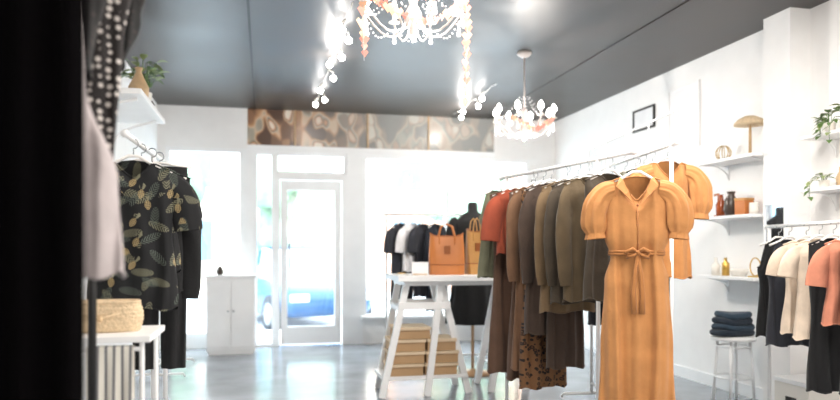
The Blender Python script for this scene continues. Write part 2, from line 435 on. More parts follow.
# ---------------------------------------------------------------- outside
simple('street', [bx(-14, 16, 11.2, 26, -.3, -.2, 'asphalt')])
simple('sidewalk', [bx(-14, 16, 9.05, 11.2, -.2, -.05, 'pave')])
def facade(name, x0, x1, h, mt):
    mb = MB(); c, s_, _ = bx(x0, x1, 23, 25, -.2, h, mt); mb.box(c, s_, mt)
    x = x0+.6
    while x < x1-1.2:
        z = .9
        while z < h-1.4:
            mb.box((x+.5, 22.98, z+.6), (1.0, .06, 1.3), 'facwin'); mb.box((x+.5, 22.93, z-.1), (1.2, .14, .08), 'trim')
            z += 2.3
        x += 1.9
    mb.box(((x0+x1)/2, 22.9, h), (x1-x0+.2, .3, .25), 'trim')
    mb.obj(name)
facade('building_facade', -14, -3.2, 7, 'facade2'); facade('building_facade.001', -3.2, 3.6, 5.2, 'facade1')
facade('building_facade.002', 3.6, 9, 6.5, 'facade3'); facade('building_facade.003', 9, 16, 8, 'facade1')
def tree(x, y, h, seed):
    mb = MB(); r = random.Random(seed)
    mb.tube([(0, 0, 0), (.05, 0, h*.3), (0, .05, h*.6)], [.12, .09, .05], 'bark', 8)
    for i in range(9):
        c = (r.uniform(-.9, .9), r.uniform(-.8, .8), h*.6+r.uniform(-.3, 1.2))
        mb.ball(c, r.uniform(.5, .8), 'foliage', n=14, k=10, fun=lambda d: 1+.3*noise.noise(d*3+Vector((i, 0, 0))))
    mb.obj('street_tree', (x, y, -.2))
tree(.9, 17.5, 3.4, 1); tree(5.4, 18.2, 3.8, 2); tree(-2.6, 18, 3.6, 3)
mb = MB()
st = [(-2.1, .45, .55, .62, .60), (-2.0, .30, .78, .72, .74), (-1.5, .26, .86, .80, .80), (-.8, .24, .90, .84, .86), (0, .24, .92, .85, .87), (.9, .24, .90, .85, .86), (1.5, .26, .84, .82, .84), (1.95, .3, .72, .74, .72), (2.1, .42, .6, .62, .62)]
rings = []
for x, zb, zt, w1, w2 in st:
    r_ = []
    for y, z in ((-w1*.85, zb), (-w1, zb+.1), (-w1*1.02, (zb+zt)/2), (-w2, zt-.05), (-w2*.8, zt), (w2*.8, zt), (w2, zt-.05), (w1*1.02, (zb+zt)/2), (w1, zb+.1), (w1*.85, zb)):
        r_.append((x, y, z))
    rings.append(r_)
mb.loft(rings, 'carblue', True)
rings = []
for x, zt, w in ((-1.75, .88, .7), (-1.3, 1.28, .6), (-.8, 1.43, .56), (.0, 1.46, .56), (.5, 1.38, .57), (1.15, .9, .7)):
    rings.append([(x, -.78, .84), (x, -w-.04, (zt+.84)/2), (x, -w, zt-.03), (x, -w*.8, zt), (x, w*.8, zt), (x, w, zt-.03), (x, w+.04, (zt+.84)/2), (x, .78, .84)])
mb.loft(rings, 'carglass', True)
mb.box((-.35, 0, 1.455), (1.3, 1.0, .03), 'carblue')
for x in (-.1, -1.2):
    for y in (-.66, .66): mb.beam((x, y, .88), (x+.05, y*.88, 1.42), .06, .04, 'carblue')
for x in (-1.35, 1.35):
    for y in (-.8, .8):
        mb.cyl((x, y-.1, .32), (x, y+.1, .32), .32, 'tyre', 24); mb.cyl((x, y-.11, .32), (x, y+.11, .32), .19, 'steel', 16)
for y in (-.6, .6): mb.box((-2.06, y, .68), (.1, .26, .12), 'lamp'); mb.box((2.05, y, .62), (.12, .28, .12), 'ceramic')
mb.box((-2.1, 0, .45), (.08, .5, .12), 'ceramic')
mb.obj('parked_car', (.5, 13.6, -.2), math.radians(-72))

# ---------------------------------------------------------------- chandeliers
def point(name, loc, e, col=(1, .93, .85), r=.12):
    l = bpy.data.lights.new(name, 'POINT'); l.energy = e; l.color = col; l.shadow_soft_size = r
    lo = bpy.data.objects.new(name, l); sc.collection.objects.link(lo); lo.location = loc
def chandelier(name, loc, R=.27, top=.45, garlands=(), nb=8, seed=1, e=14):
    mb = MB(); r = random.Random(seed)
    mb.lathe([(.065, 0), (.065, -.02), (.03, -.045), (.012, -.05)], (0, 0, top), 'chand')
    mb.cyl((0, 0, top-.04), (0, 0, -.1), .008, 'chand', 8)
    mb.lathe([(.01, .12), (.035, .08), (.02, .03), (.045, -.02), (.05, -.06), (.02, -.1), (.028, -.13), (.004, -.17)], (0, 0, 0), 'chand')
    for i in range(nb):
        a = 2*pi*i/nb+.2; c, s_ = math.cos(a), math.sin(a)
        pts = [(c*.03, s_*.03, -.05)]+[(c*R*t, s_*R*t, -.05-.09*math.sin(pi*t)+.05*t*t) for t in (.25, .4, .55, .7, .85, 1)]
        mb.tube(pts, .006, 'chand', 6)
        mb.lathe([(.006, 0), (.032, .008), (.034, .014), (.012, .02), (.011, .06)], (c*R, s_*R, 0), 'ceramic', 12)
        mb.lathe([(.01, .06), (.022, .075), (.024, .09), (.016, .115), (.003, .135)], (c*R, s_*R, 0), 'bulb', 12)
        a2 = a+2*pi/nb
        for k in range(1, 10):
            t = k/10; aa = a+(a2-a)*t
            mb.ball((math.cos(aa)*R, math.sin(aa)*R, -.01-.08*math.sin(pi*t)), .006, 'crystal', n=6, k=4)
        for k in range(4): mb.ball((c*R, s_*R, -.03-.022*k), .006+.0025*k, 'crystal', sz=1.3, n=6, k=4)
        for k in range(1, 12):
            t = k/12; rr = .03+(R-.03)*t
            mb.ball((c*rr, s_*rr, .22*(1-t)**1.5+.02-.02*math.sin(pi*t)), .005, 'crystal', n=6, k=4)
    for g in garlands:
        p = [Vector(q) for q in g]
        mb.tube(p, .002, 'chand', 4)
        for q0, q1 in zip(p, p[1:]):
            n = max(1, int((q1-q0).length/.03))
            for i in range(n):
                c = q0.lerp(q1, i/n)+Vector((r.uniform(-.008, .008),)*3)
                sz = r.uniform(.018, .028); th = r.uniform(-.7, .7)
                dx, dy = math.cos(th)*sz, math.sin(th)*sz
                vs = [c+Vector((dx, dy, .3*sz)), c+Vector((dx*.5, dy*.5, .9*sz)), c+Vector((0, 0, .5*sz)), c+Vector((-dx*.5, -dy*.5, .9*sz)), c+Vector((-dx, -dy, .3*sz)), c+Vector((0, 0, -1.2*sz))]
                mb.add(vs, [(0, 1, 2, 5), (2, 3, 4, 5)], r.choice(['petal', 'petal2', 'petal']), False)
    mb.obj(name, loc)
    point(name+'_light', (loc[0], loc[1], loc[2]-.2), e, r=.015)
swag = [(-.27, -.05, .08), (-.28, -.06, -.1), (-.27, -.06, -.3)]
swag2 = [(-.26, -.1, .02)]+[(-.26+.5*t, -.16*math.sin(pi*t)-.16, .0-.17*math.sin(pi*t)+.02*t) for t in (.12, .25, .37, .5, .62, .75, .87, 1)]
swag3 = [(.24, -.16, .04), (.255, -.15, -.1), (.25, -.14, -.3), (.245, -.14, -.53)]
swag4 = [(-.2, -.2, .12), (-.1, -.26, 0), (0, -.28, -.03), (.1, -.26, 0), (.2, -.2, .1)]
chandelier('chandelier', (.77, 3.62, 2.47), .27, .48, (swag, swag2, swag3, swag4))
chandelier('chandelier.001', (2.25, 5.85, 2.34), .26, .61, ([(-.2, -.2, 0), (0, -.28, -.12), (.2, -.2, 0)],), seed=3, e=40)
def stringlights(name, x, ys, e=8):
    mb = MB(); mb.tube([(x, y, CH-.015-.03*abs(math.sin(y*4))) for y in [ys[0]-.4+(ys[-1]-ys[0]+.6)*i/30 for i in range(31)]], .004, 'ceramic', 6)
    for k, y in enumerate(ys):
        xx = x+(.05 if k % 2 else -.03)
        mb.tube([(x, y, CH-.02), (xx, y, CH-.04), (xx, y, CH-.075)], .006, 'ceramic', 8); mb.ball((xx, y, CH-.1), .028, 'bulb', n=14, k=10)
    mb.obj(name)
    point(name+'_glow', (x+.02, ys[len(ys)//2]+.1, CH-.17), e, r=.012)
stringlights('ceiling_string_lights', .6, [5.25, 5.5, 5.75, 6.0, 6.25, 6.75, 7.3, 7.75, 8.0], 9)
stringlights('ceiling_string_lights.001', 2.35, [7.3, 7.7, 8.05, 8.4], 9)

# ---------------------------------------------------------------- racks
def rack(name, a, b, z, mt='white_metal', posts=(0, 1), foot=.25, low=.12, top2=None):
    mb = MB(); A = Vector(a+(0,)); B = Vector(b+(0,)); d = (B-A).normalized(); n = Vector((-d.y, d.x, 0))
    mb.cyl(A+Vector((0, 0, z)), B+Vector((0, 0, z)), .0125, mt, 12)
    for p in (A, B): mb.ball(p+Vector((0, 0, z)), .018, mt)
    for t in posts:
        P = A.lerp(B, t)
        mb.cyl(P+Vector((0, 0, .04)), P+Vector((0, 0, z)), .012, mt, 12)
        mb.tube([P-n*foot+Vector((0, 0, .012)), P-n*foot*.9+Vector((0, 0, .04)), P+n*foot*.9+Vector((0, 0, .04)), P+n*foot+Vector((0, 0, .012))], .0115, mt, 8)
    if len(posts) > 1: mb.cyl(A.lerp(B, posts[0])+Vector((0, 0, low)), A.lerp(B, posts[-1])+Vector((0, 0, low)), .01, mt, 8)
    if top2:
        mb.tube([A+Vector((0, 0, z)), A+Vector((0, 0, top2)), B+Vector((0, 0, top2)), B+Vector((0, 0, z))], .007, mt, 8)
        for t in (.25, .5, .75): mb.cyl(A.lerp(B, t)+Vector((0, 0, z)), A.lerp(B, t)+Vector((0, 0, top2)), .005, mt, 6)
    return mb.obj(name)
BZ = 1.71
rack('clothing_rack', (1.65, 4.75), (1.87, 3.30), BZ, posts=(.06, .79))
def onbar(y): return (1.65+(4.75-y)*.153, y, BZ-.012)
long_ = [(0, 1), (.15, .98), (.35, .82), (1, 1.05)]
garment('sage_tank_top', (onbar(4.5)[0]-.09, 4.68, BZ-.012), 9, 'sage', W=.14, L=.62, strap=True, nd=.12, seed=1)
garment('brown_maxi_dress', onbar(4.59), 9, 'brown', W=.17, L=1.27, prof=long_, seed=2)
garment('rust_blouse', onbar(4.49), 9, 'rust', W=.165, L=.46, sleeve='short', sl=.26, nd=.1, seed=3)
garment('brown_maxi_dress.001', (onbar(4.38)[0]+.03, 4.38, BZ-.012), 9, 'brown', W=.17, L=1.28, prof=long_, seed=4, folds=9, amp=.018)
garment('brown_wrap_dress', onbar(4.28), 9, 'mbrown', W=.165, L=1.2, prof=long_, sleeve='long', seed=5)
garment('leopard_skirt_dress', onbar(4.18), 9, 'leopard', W=.16, L=1.3, prof=long_, seed=7)
garment('dark_brown_cardigan', onbar(4.09), 9, 'dbrown', W=.18, L=.95, sleeve='long', seed=6)
garment('dark_brown_dress', (onbar(4.0)[0]+.04, 4.0, BZ-.012), 9, 'dbrown', W=.13, L=1.15, prof=long_, seed=12)
garment('olive_blouse', onbar(3.91), 9, 'khaki', W=.18, L=.8, sleeve='long', seed=8)
garment('olive_blouse.001', onbar(3.8), 9, 'dolive', W=.18, L=.74, sleeve='long', seed=9)
garment('brown_blouse', onbar(3.69), 9, 'olive', W=.17, L=.72, sleeve='long', seed=10)
garment('dark_olive_shirt', onbar(3.50), 9, 'dolive', W=.16, L=.7, seed=11)
def dress_extra(mb, z0):
    zw = z0-.40
    ring = [(.13*math.copysign(abs(math.cos(a))**.8, math.cos(a)), .052*math.copysign(abs(math.sin(a))**.8, math.sin(a)), zw) for a in [2*pi*i/40 for i in range(41)]]
    for dz in (-.008, .004): mb.tube([(x, y, z+dz) for x, y, z in ring], .008, 'dressdk', 6, cap=False)
    for k in range(7): mb.ball((0, -.062, z0-.17-.032*k), .0065, 'button', sy=.5, n=10, k=6)
    y = -.066
    for s_ in (-1, 1):
        mb.tube([(0, y, zw), (s_*.025, y-.01, zw+.018), (s_*.055, y-.008, zw+.002), (s_*.05, y-.006, zw-.024), (s_*.02, y-.01, zw-.014), (0, y, zw)], [.007, .009, .01, .01, .008, .007], 'dressdk', 8)
        mb.tube([(0, y, zw), (s_*.014, y-.016, zw-.1), (s_*.022, y-.014, zw-.2), (s_*.018, y-.022, zw-.3)], [.007, .009, .011, .014], 'dressdk', 8, flat=.3)
    mb.ball((0, y-.004, zw), .012, 'dressdk')
    for s_ in (-1, 1):
        vs = [(s_*.08, -.012, z0-.025), (s_*.1, -.05, z0-.075), (s_*.055, -.066, z0-.12), (s_*.012, -.066, z0-.17), (s_*.04, -.052, z0-.09), (s_*.066, -.03, z0-.04)]
        mb.add(vs+[(x, y_+.006, z) for x, y_, z in vs], [(0, 1, 2, 3, 4, 5), (11, 10, 9, 8, 7, 6)]+[(i, (i+1) % 6, 6+(i+1) % 6, 6+i) for i in range(6)], 'dress', False)
    mb.tube([(0, -.06, z0-.165), (0, -.066, z0-.28), (0, -.06, z0-.39)], .004, 'dressdk', 6)
dprof = [(0, .98), (.1, 1.02), (.25, .98), (.33, .80), (.42, .98), (.7, 1.14), (1, 1.25)]
dT = [(0, .02), (.08, .05), (.25, .06), (.33, .045), (.45, .06), (1, .085)]
garment('ochre_puff_sleeve_dress', (1.805, 3.16, 1.65), -24, 'dress', W=.155, L=1.28, prof=dprof, T=dT, sleeve='puff', nd=.15, nw=.08, folds=6, amp=.018, sl=.2, seed=21, rows=70, segs=110, extra=dress_extra, puff=.95)

rack('clothing_rack.001', (2.36, 3.68), (2.60, 5.3), 1.83, posts=(0.04, .96), top2=2.02, mt='white_metal')
def onbar2(y): return (2.36+(y-3.68)*.148, y, 1.818)
garment('ochre_puff_sleeve_dress.001', onbar2(3.8), -14, 'dress', W=.145, L=.72, prof=[(0, .98), (.5, .8), (1, 1)], sleeve='puff', nd=.12, folds=8, amp=.015, sl=.24, seed=22, puff=1.0)
garment('teal_blouse', onbar2(4.02), -8, 'teal', W=.17, L=.7, sleeve='long', seed=23)
garment('sage_dress', onbar2(4.16), -8, 'sage', W=.18, L=.9, prof=long_, seed=24)
garment('dark_brown_dress.001', onbar2(4.3), -8, 'dbrown', W=.19, L=1.5, prof=long_, seed=25)
garment('sage_dress.001', onbar2(4.5), -8, 'sage', W=.19, L=.9, sleeve='short', seed=26)
garment('charcoal_dress', onbar2(4.75), -8, 'charcoal', W=.18, L=1.1, seed=27)

# ---------------------------------------------------------------- trestle table
mb = MB()
mb.box((1.61, 5.83, .968), (1.12, .66, .045), 'shelfw')
mb.box((1.61, 5.83, .925), (.99, .5, .035), 'shelfw')
def leg(a, b): mb.beam(a, b, .055, .04, 'shelfw')
for a, b in (((1.14, 5.64, .91), (.93, 5.6, .0)), ((1.43, 5.64, .91), (1.31, 5.6, 0)), ((1.45, 5.69, .91), (1.68, 5.66, 0)),
             ((1.14, 6.0, .91), (.97, 6.04, 0)), ((1.45, 6.0, .91), (1.67, 6.04, 0)),
             ((2.04, 5.66, .91), (1.87, 5.64, 0)), ((2.04, 6.0, .91), (1.87, 6.04, 0)), ((2.06, 5.7, .91), (2.2, 5.68, 0))): leg(a, b)
for y in (5.62, 6.02):
    mb.box((1.29, y, .74), (.44, .025, .06), 'shelfw')
mb.box((1.09, 5.82, .72), (.03, .4, .05), 'shelfw'); mb.box((1.49, 5.82, .72), (.03, .4, .05), 'shelfw')
mb.box((1.3, 5.83, .15), (.72, .42, .03), 'shelfw')
mb.box((2.03, 5.83, .5), (.03, .4, .05), 'shelfw')
mb.obj('trestle_table', bevel=.003)
mb = MB()
def sbox(x, z, w, dx=0):
    mb.box((x+dx, 5.78, z+.038), (w, .3, .076), 'kraft'); mb.box((x+dx, 5.775, z+.085), (w+.014, .316, .024), 'kraftlid')
for x, w, nk in ((1.15, .28, 3), (1.445, .27, 2)):
    for k in range(nk): sbox(x, .166+.1*k, w, .008*((k*7) % 3-1))
sbox(1.44, .367, .24); sbox(1.2, .467, .28)
mb.obj('shoe_boxes', bevel=.002)

def tote(name, loc, w, h, d, mt, rz=0):
    mb = MB(); rings = []
    n = 32
    for i in range(9):
        t = i/8; ww = w*.5*(1-.06*t+.05*math.sin(pi*t)); dd = d*.5*(1-.55*t)
        rings.append([(ww*math.copysign(abs(math.cos(a))**.35, math.cos(a)), dd*math.copysign(abs(math.sin(a))**.5, math.sin(a))+.004*math.sin(6*a+t*5), h*t+(.012*math.cos(2*a) if t > .9 else 0)) for a in [2*pi*j/n for j in range(n)]])
    mb.loft(rings, mt, False); mb.add(rings[0], [tuple(range(n-1, -1, -1))], mt)
    mb.tube(rings[-1]+[rings[-1][0]], .006, 'dleather', 6, cap=False)
    mb.tube([(x*1.01, y*1.01, z) for x, y, z in rings[2]]+[rings[2][0]], .004, 'dleather', 6, cap=False)
    for y in (-d*.24, d*.24):
        mb.tube([(-w*.22, y*1.1, h*.75), (-w*.22, y, h), (-w*.16, y, h*1.2), (0, y, h*1.27), (w*.16, y, h*1.2), (w*.22, y, h), (w*.22, y*1.1, h*.75)], .006, mt, 8)
    mb.box((0, -d*.4, h*.62), (.05, .012, .07), 'dleather')
    mb.obj(name, loc, rz)
tote('leather_tote_bag', (1.52, 5.78, .99), .3, .34, .15, 'leather', -.15)
tote('leather_tote_bag.001', (1.78, 5.8, .99), .16, .38, .13, 'leather2', .2)
mb = MB(); mb.box((0, 0, .055), (.14, .004, .11), 'paper', rx=-.15); mb.box((0, .02, .006), (.12, .06, .012), 'wood')
mb.obj('price_card_stand', (1.27, 5.7, .99), -.15)
mb = MB()
mb.tube([(.03*math.cos(a), .03*math.sin(a), .01) for a in [2*pi*i/20 for i in range(21)]], .008, 'gold', 6); mb.lathe([(.05, 0), (.055, .006), (.05, .012)], (0, 0, -.002), 'ceramic'); mb.obj('jewellery_dish', (1.13, 5.78, .993))

# ---------------------------------------------------------------- stands near windows
rack('garment_stand', (1.18, 6.95), (2.3, 6.95), 1.56, posts=(.02, .98))
garment('charcoal_knit_dress', (1.36, 6.95, 1.55), 42, 'charcoal', W=.17, L=.8, sleeve='short', seed=31)
garment('white_blouse', (1.47, 6.95, 1.55), 42, 'whitecloth', W=.16, L=.5, sleeve='short', seed=32)
garment('charcoal_knit_dress.001', (1.59, 6.95, 1.55), 42, 'charcoal', W=.16, L=.75, sleeve='short', seed=33)
garment('navy_dress', (1.72, 6.95, 1.55), 42, 'navy', W=.17, L=.9, sleeve='long', seed=34)
def dressform(name, loc, mt, coat, rz=0, z0=.62, L=.85):
    mb = MB(); rings = []
    for z, w, d in ((0, .15, .11), (.1, .17, .12), (.25, .125, .09), (.38, .155, .115), (.5, .18, .11), (.56, .12, .08), (.6, .05, .05), (.68, .045, .045), (.69, .03, .03)):
        rings.append([(w*math.cos(a), d*math.sin(a), z+z0+.25) for a in [2*pi*i/24 for i in range(24)]])
    mb.loft(rings, mt, True)
    mb.cyl((0, 0, .03), (0, 0, z0+.3), .014, 'woodhanger'); mb.lathe([(.17, 0), (.17, .02), (.03, .035), (.015, .06)], (0, 0, 0), 'woodhanger', 24)
    rings = []
    for i in range(26):
        t = i/25; z = z0+.25+.57-t*L; w = interp([(0, .1), (.08, .195), (.3, .18), (.45, .15), (.7, .21), (1, .26)], t); d = w*.68
        rings.append([(w*(1+.05*t*math.sin(9*a))*math.cos(a), d*(1+.07*t*math.sin(9*a))*math.sin(a), z) for a in [2*pi*j/60 for j in range(60)]])
    mb.loft(rings, coat)
    for s_ in (-1, 1):
        mb.tube(bez((s_*.15, 0, z0+.76), (s_*.25, 0, z0+.7), (s_*.24, -.03, z0+.28), 10), [.05, .062, .06, .056, .054, .052, .05, .05, .048, .046, .044], coat, 16, cap=False)
    mb.obj(name, loc, rz)
dressform('mannequin_torso', (1.97, 6.5, 0), 'black', 'black', 0, .72, 1.05)
dressform('mannequin_torso.001', (2.65, 7.1, 0), 'skin', 'navy', 0, .7, .9)

mb = MB(); mb.box((0, 0, .46), (.54, .34, .84), 'shelfw'); mb.box((0, 0, .895), (.58, .38, .03), 'shelfw'); mb.box((0, 0, .02), (.5, .3, .04), 'shelfw')
mb.box((-.132, -.177, .47), (.25, .014, .76), 'shelfw'); mb.box((.132, -.177, .47), (.25, .014, .76), 'shelfw')
for x in (-.03, .03): mb.ball((x, -.195, .5), .012, 'steel')
mb.obj('pedestal_cabinet', (-.37, 8.45, 0), bevel=.004)
mb = MB(); mb.lathe([(.03, 0), (.045, .03), (.035, .07), (.02, .09), (.028, .1)], (0, 0, 0), 'darkcer'); mb.obj('small_vase', (-.5, 8.45, .91))
rack('clothing_rack.002', (-.97, 6.9), (-.97, 7.8), 1.55, posts=(0, 1))
garment('white_shirt', (-.97, 7.1, 1.54), -4, 'whitecloth', W=.17, L=.7, sleeve='long', seed=41)
garment('black_vest', (-.97, 7.32, 1.54), -4, 'black', W=.17, L=.8, strap=True, seed=42)

# ---------------------------------------------------------------- left side
rack('clothing_rack.003', (-.56, 3.08), (-.53, 4.1), 1.68, mt='white_metal', posts=(.62, .97), foot=.2)
garment('tropical_print_shirt', (-.55, 3.22, 1.668), 8, 'tropic', W=.175, L=.66, sleeve='short', sl=.2, sr=.06, nd=.1, seed=51, rows=40)
garment('tropical_print_shirt.001', (-.54, 3.36, 1.668), 8, 'tropic', W=.16, L=.5, sleeve='short', sl=.15, sr=.05, seed=52)
garment('black_blouse', (-.515, 3.50, 1.668), 4, 'black', W=.17, L=.6, sleeve='long', seed=53)
mb = MB()
for s_ in (-1, 1):
    rings = []
    for i in range(24):
        t = i/23; w = .068-.01*t; cx = s_*(.064)
        rings.append([(cx+w*math.cos(a), (.03+.012*math.sin(5*a+t*4))*math.sin(a)+.008*math.sin(t*8), -.09-t*.96) for a in [2*pi*j/28 for j in range(28)]])
    mb.loft(rings, 'black')
rings = [[(.13*math.cos(a), .034*math.sin(a), z) for a in [2*pi*j/28 for j in range(28)]] for z in (-.06, -.13, -.27)]
mb.loft(rings, 'black'); hanger(mb, .15, .05, 'hanger', .05); mb.obj('black_trousers', (-.50, 3.63, 1.668), math.radians(4))
mb = MB(); mb.box((-1.04, 5.75, 2.30), (.42, 1.2, .04), 'shelfw')
for y in (5.3, 6.2):
    mb.beam((-1.23, y, 2.28), (-1.23, y, 2.0), .02, .03, 'shelfw'); mb.tube(bez((-1.24, y, 2.03), (-1.2, y, 2.22), (-.88, y, 2.272)), .013, 'shelfw')
mb.obj('wall_shelf', bevel=.004)
def leafquad(mb, p, d, L, w, mt, droop=.3):
    d = Vector(d).normalized(); s_ = d.cross(Vector((0, 0, 1)))
    if s_.length < .05: s_ = Vector((1, 0, 0))
    s_.normalize(); p = Vector(p)
    vs = []; N = 6
    for i in range(N+1):
        t = i/N; q = p+d*L*t+Vector((0, 0, -droop*L*t*t)); ww = w*math.sin(pi*min(.98, max(.03, t**.75)))
        vs += [q-s_*ww+Vector((0, 0, ww*.3)), q, q+s_*ww+Vector((0, 0, ww*.3))]
    fs = []
    for i in range(N):
        for j in range(2): a = i*3+j; fs.append((a, a+1, a+4, a+3))
    mb.add(vs, fs, mt)
def plant(name, loc, pot='ceramic', n=26, h=.16, spread=.16, trail=0, mt='leaf', seed=1, pr=.06, wall=1, lim=.08, ls=1.0):
    mb = MB(); r = random.Random(seed)
    mb.lathe([(pr*.7, 0), (pr*.85, pr*.4), (pr, pr*1.5), (pr*1.02, pr*1.6), (pr*.88, pr*1.6), (pr*.85, pr*1.3)], (0, 0, 0), pot)
    for i in range(n):
        a = r.uniform(0, 2*pi); q = r.uniform(.3, 1); ex = spread*q; ez = pr*1.5+h*r.uniform(.4, 1.1)
        dx = math.cos(a)
        L = r.uniform(.06, .1)*ls
        if (dx*ex+dx*L)*wall > lim: dx = -dx
        e = Vector((dx*ex, math.sin(a)*ex, ez)); st_ = Vector((dx*pr*.4, math.sin(a)*pr*.4, pr*1.3))
        mb.tube(bez(st_, (st_+e)/2+Vector((0, 0, .05)), e, 5), .0022, mt, 4)
        leafquad(mb, e, (dx, math.sin(a), r.uniform(-.2, .7)), L, r.uniform(.018, .03)*ls, r.choice([mt, 'leaf2']))
    for k in range(trail):
        a = r.uniform(pi*.8, pi*1.2); L = r.uniform(.06, .14); p = Vector((math.cos(a)*pr, math.sin(a)*pr, pr*1.5))
        e = p+Vector((math.cos(a)*.08, math.sin(a)*.08, -L)); pts = bez(p, p+Vector((math.cos(a)*.1, math.sin(a)*.09, .03)), e, 6)
        mb.tube(pts, .002, mt, 4)
        for q in pts[2:]: leafquad(mb, q, (r.uniform(-1, -.2), r.uniform(-1, 1), -.3), .05, .018, r.choice([mt, 'leaf2']))
    return mb.obj(name, loc)
plant('potted_plant', (-.96, 5.95, 2.32), 'ceramic', 40, .24, .13, seed=2, pr=.085, wall=-1, lim=.2, ls=1.35)
mb = MB(); mb.lathe([(.04, 0), (.07, .04), (.075, .1), (.04, .17), (.02, .22), (.03, .25)], (0, 0, 0), 'wood'); mb.obj('wooden_vase', (-.92, 5.6, 2.32))
mb = MB(); mb.lathe([(.05, 0), (.055, .1), (.03, .14), (.03, .17)], (0, 0, 0), 'darkcer'); mb.obj('dark_bottle', (-.95, 6.22, 2.32))

mb = MB(); mb.box((-.66, 2.72, .895), (.56, .36, .022), 'shelfw')
for x in (-.92, -.41):
    for y in (2.56, 2.88): mb.cyl((x, y, 0), (x, y, .885), .009, 'white_metal', 10)
for y in (2.56, 2.88): mb.cyl((-.92, y, .86), (-.41, y, .86), .008, 'white_metal', 8)
for x in (-.92, -.41): mb.cyl((x, 2.56, .3), (x, 2.88, .3), .007, 'white_metal', 8)
mb.obj('side_table', bevel=.002)
mb = MB(); rings = []
for i in range(29):
    t = i/28; z = .105*t; w = .125+.012*math.sin(pi*t); d = .06+.008*math.sin(pi*t)
    k = 1+.02*abs(math.sin(t*pi*7))
    rings.append([(w*k*math.copysign(abs(math.cos(a))**.5, math.cos(a)), d*k*math.copysign(abs(math.sin(a))**.7, math.sin(a)), z) for a in [2*pi*j/48 for j in range(48)]])
mb.loft(rings, 'straw', True); mb.tube(rings[-1]+[rings[-1][0]], .006, 'straw', 6, cap=False)
mb.tube([(-.07, -.07, .07), (0, -.078, .05), (.07, -.07, .07)], .004, 'straw', 6); mb.ball((0, -.078, .05), .01, 'wood')
mb.obj('woven_straw_clutch', (-.57, 2.72, .907), .1)
mb = MB(); rings = []
for i in range(17):
    t = i/16
    rings.append([(-.075+.15*j/20, .012*math.sin(j*.9+t)*t*.8+(-.014-.006*t), .012-.2*t) for j in range(21)])
mb.loft(rings, 'stripe', closed=False)
rings = [[(x, y+.028, z*.9+.001) for x, y, z in r_] for r_ in rings]; mb.loft(rings, 'stripe', closed=False)
mb.loft([[(-.075+.15*j/20, .014*math.cos(a)*-1, .012+.006*math.sin(a)) for j in range(21)] for a in [pi*k/6 for k in range(7)]], 'stripe', closed=False)
mb.obj('striped_towel', (-.51, 2.56, .86-.004), 0)

rack('clothing_rack.004', (-.50, 1.42), (-.50, 2.25), 2.06, mt='blackm', posts=(0, 1), foot=.1)
garment('black_lace_dress', (-.46, 2.12, 2.048), 10, 'lace', W=.13, L=.26, seed=61, prof=[(0, 1), (.5, .9), (1, .55)])
garment('dotted_blouse', (-.47, 1.98, 2.048), 10, 'dots', W=.13, L=.62, prof=[(0, 1), (.4, .8), (1, .6)], seed=62)
garment('black_lace_dress.001', (-.46, 1.84, 2.048), 10, 'lace', W=.11, L=.36, seed=65, prof=[(0, 1), (1, .45)])
garment('grey_rose_skirt', (-.43, 1.7, 2.048), 10, 'greyrose', W=.11, L=.84, prof=[(0, .25), (.5, .35), (.75, .95), (1, 1.1)], seed=63)
mb = MB(); rings = []
for i in range(21):
    t = i/20
    rings.append([(-1.2+.924*j/160, 1.19+.02*math.sin(j*.55+.4*math.sin(t*3))*(.6+.4*t), 2.4-t*2.38) for j in range(161)])
mb.loft(rings, 'curtain', closed=False)
mb.cyl((-1.25, 1.19, 2.42), (-.27, 1.19, 2.42), .014, 'blackm'); mb.ball((-.265, 1.19, 2.42), .024, 'blackm')
for k in range(12): 
    x = -1.16+.08*k; mb.tube([(x, 1.19+.022*math.cos(a), 2.414+.022*math.sin(a)) for a in [2*pi*q/12 for q in range(13)]], .003, 'blackm', 5)
mb.obj('fitting_room_curtain')

# ---------------------------------------------------------------- right wall
def wshelf(name, y0, y1, z, x0=3.62, mt='shelfw'):
    mb = MB(); mb.box(((x0+3.87)/2, (y0+y1)/2, z), (3.87-x0, y1-y0, .025), mt)
    for y in (y0+.1, y1-.1): mb.tube(bez((3.86, y, z-.13), (3.85, y, z-.03), (x0+.05, y, z-.014)), .006, 'white_metal', 6); mb.cyl((3.862, y, z-.14), (3.862, y, z-.012), .006, 'white_metal', 6)
    mb.obj(name, bevel=.003)
for i, z in enumerate((1.93, 1.465, .975)): wshelf('wall_shelf.%03d' % (i+1), 4.64, 5.35, z)
sx = 3.74
mb = MB(); mb.lathe([(.05, 0), (.05, .012), (.012, .02), (.01, .24)], (0, 0, 0), 'wood'); mb.lathe([(.12, .24), (.118, .255), (.09, .285), (.04, .31), (.005, .315)], (0, 0, 0), 'straw', 28); mb.obj('rattan_hat_on_stand', (sx, 4.82, 1.944))
mb = MB()
for k in range(4): mb.tube([(.06*math.cos(a)*math.cos(k*pi/4), .06*math.cos(a)*math.sin(k*pi/4), .064+.06*math.sin(a)) for a in [2*pi*q/24 for q in range(25)]], .004, 'brass', 6)
mb.obj('wire_orb', (sx, 5.15, 1.944))
mb = MB(); mb.lathe([(.04, 0), (.06, .05), (.05, .13), (.025, .17), (.035, .2)], (0, 0, 0), 'darkcer'); mb.obj('dark_vase', (sx, 5.05, 1.479))
mb = MB(); mb.box((0, 0, .06), (.1, .1, .12), 'leather'); mb.box((0, 0, .125), (.106, .106, .02), 'leather2'); mb.obj('gift_box', (sx, 4.89, 1.479), .2, bevel=.003)
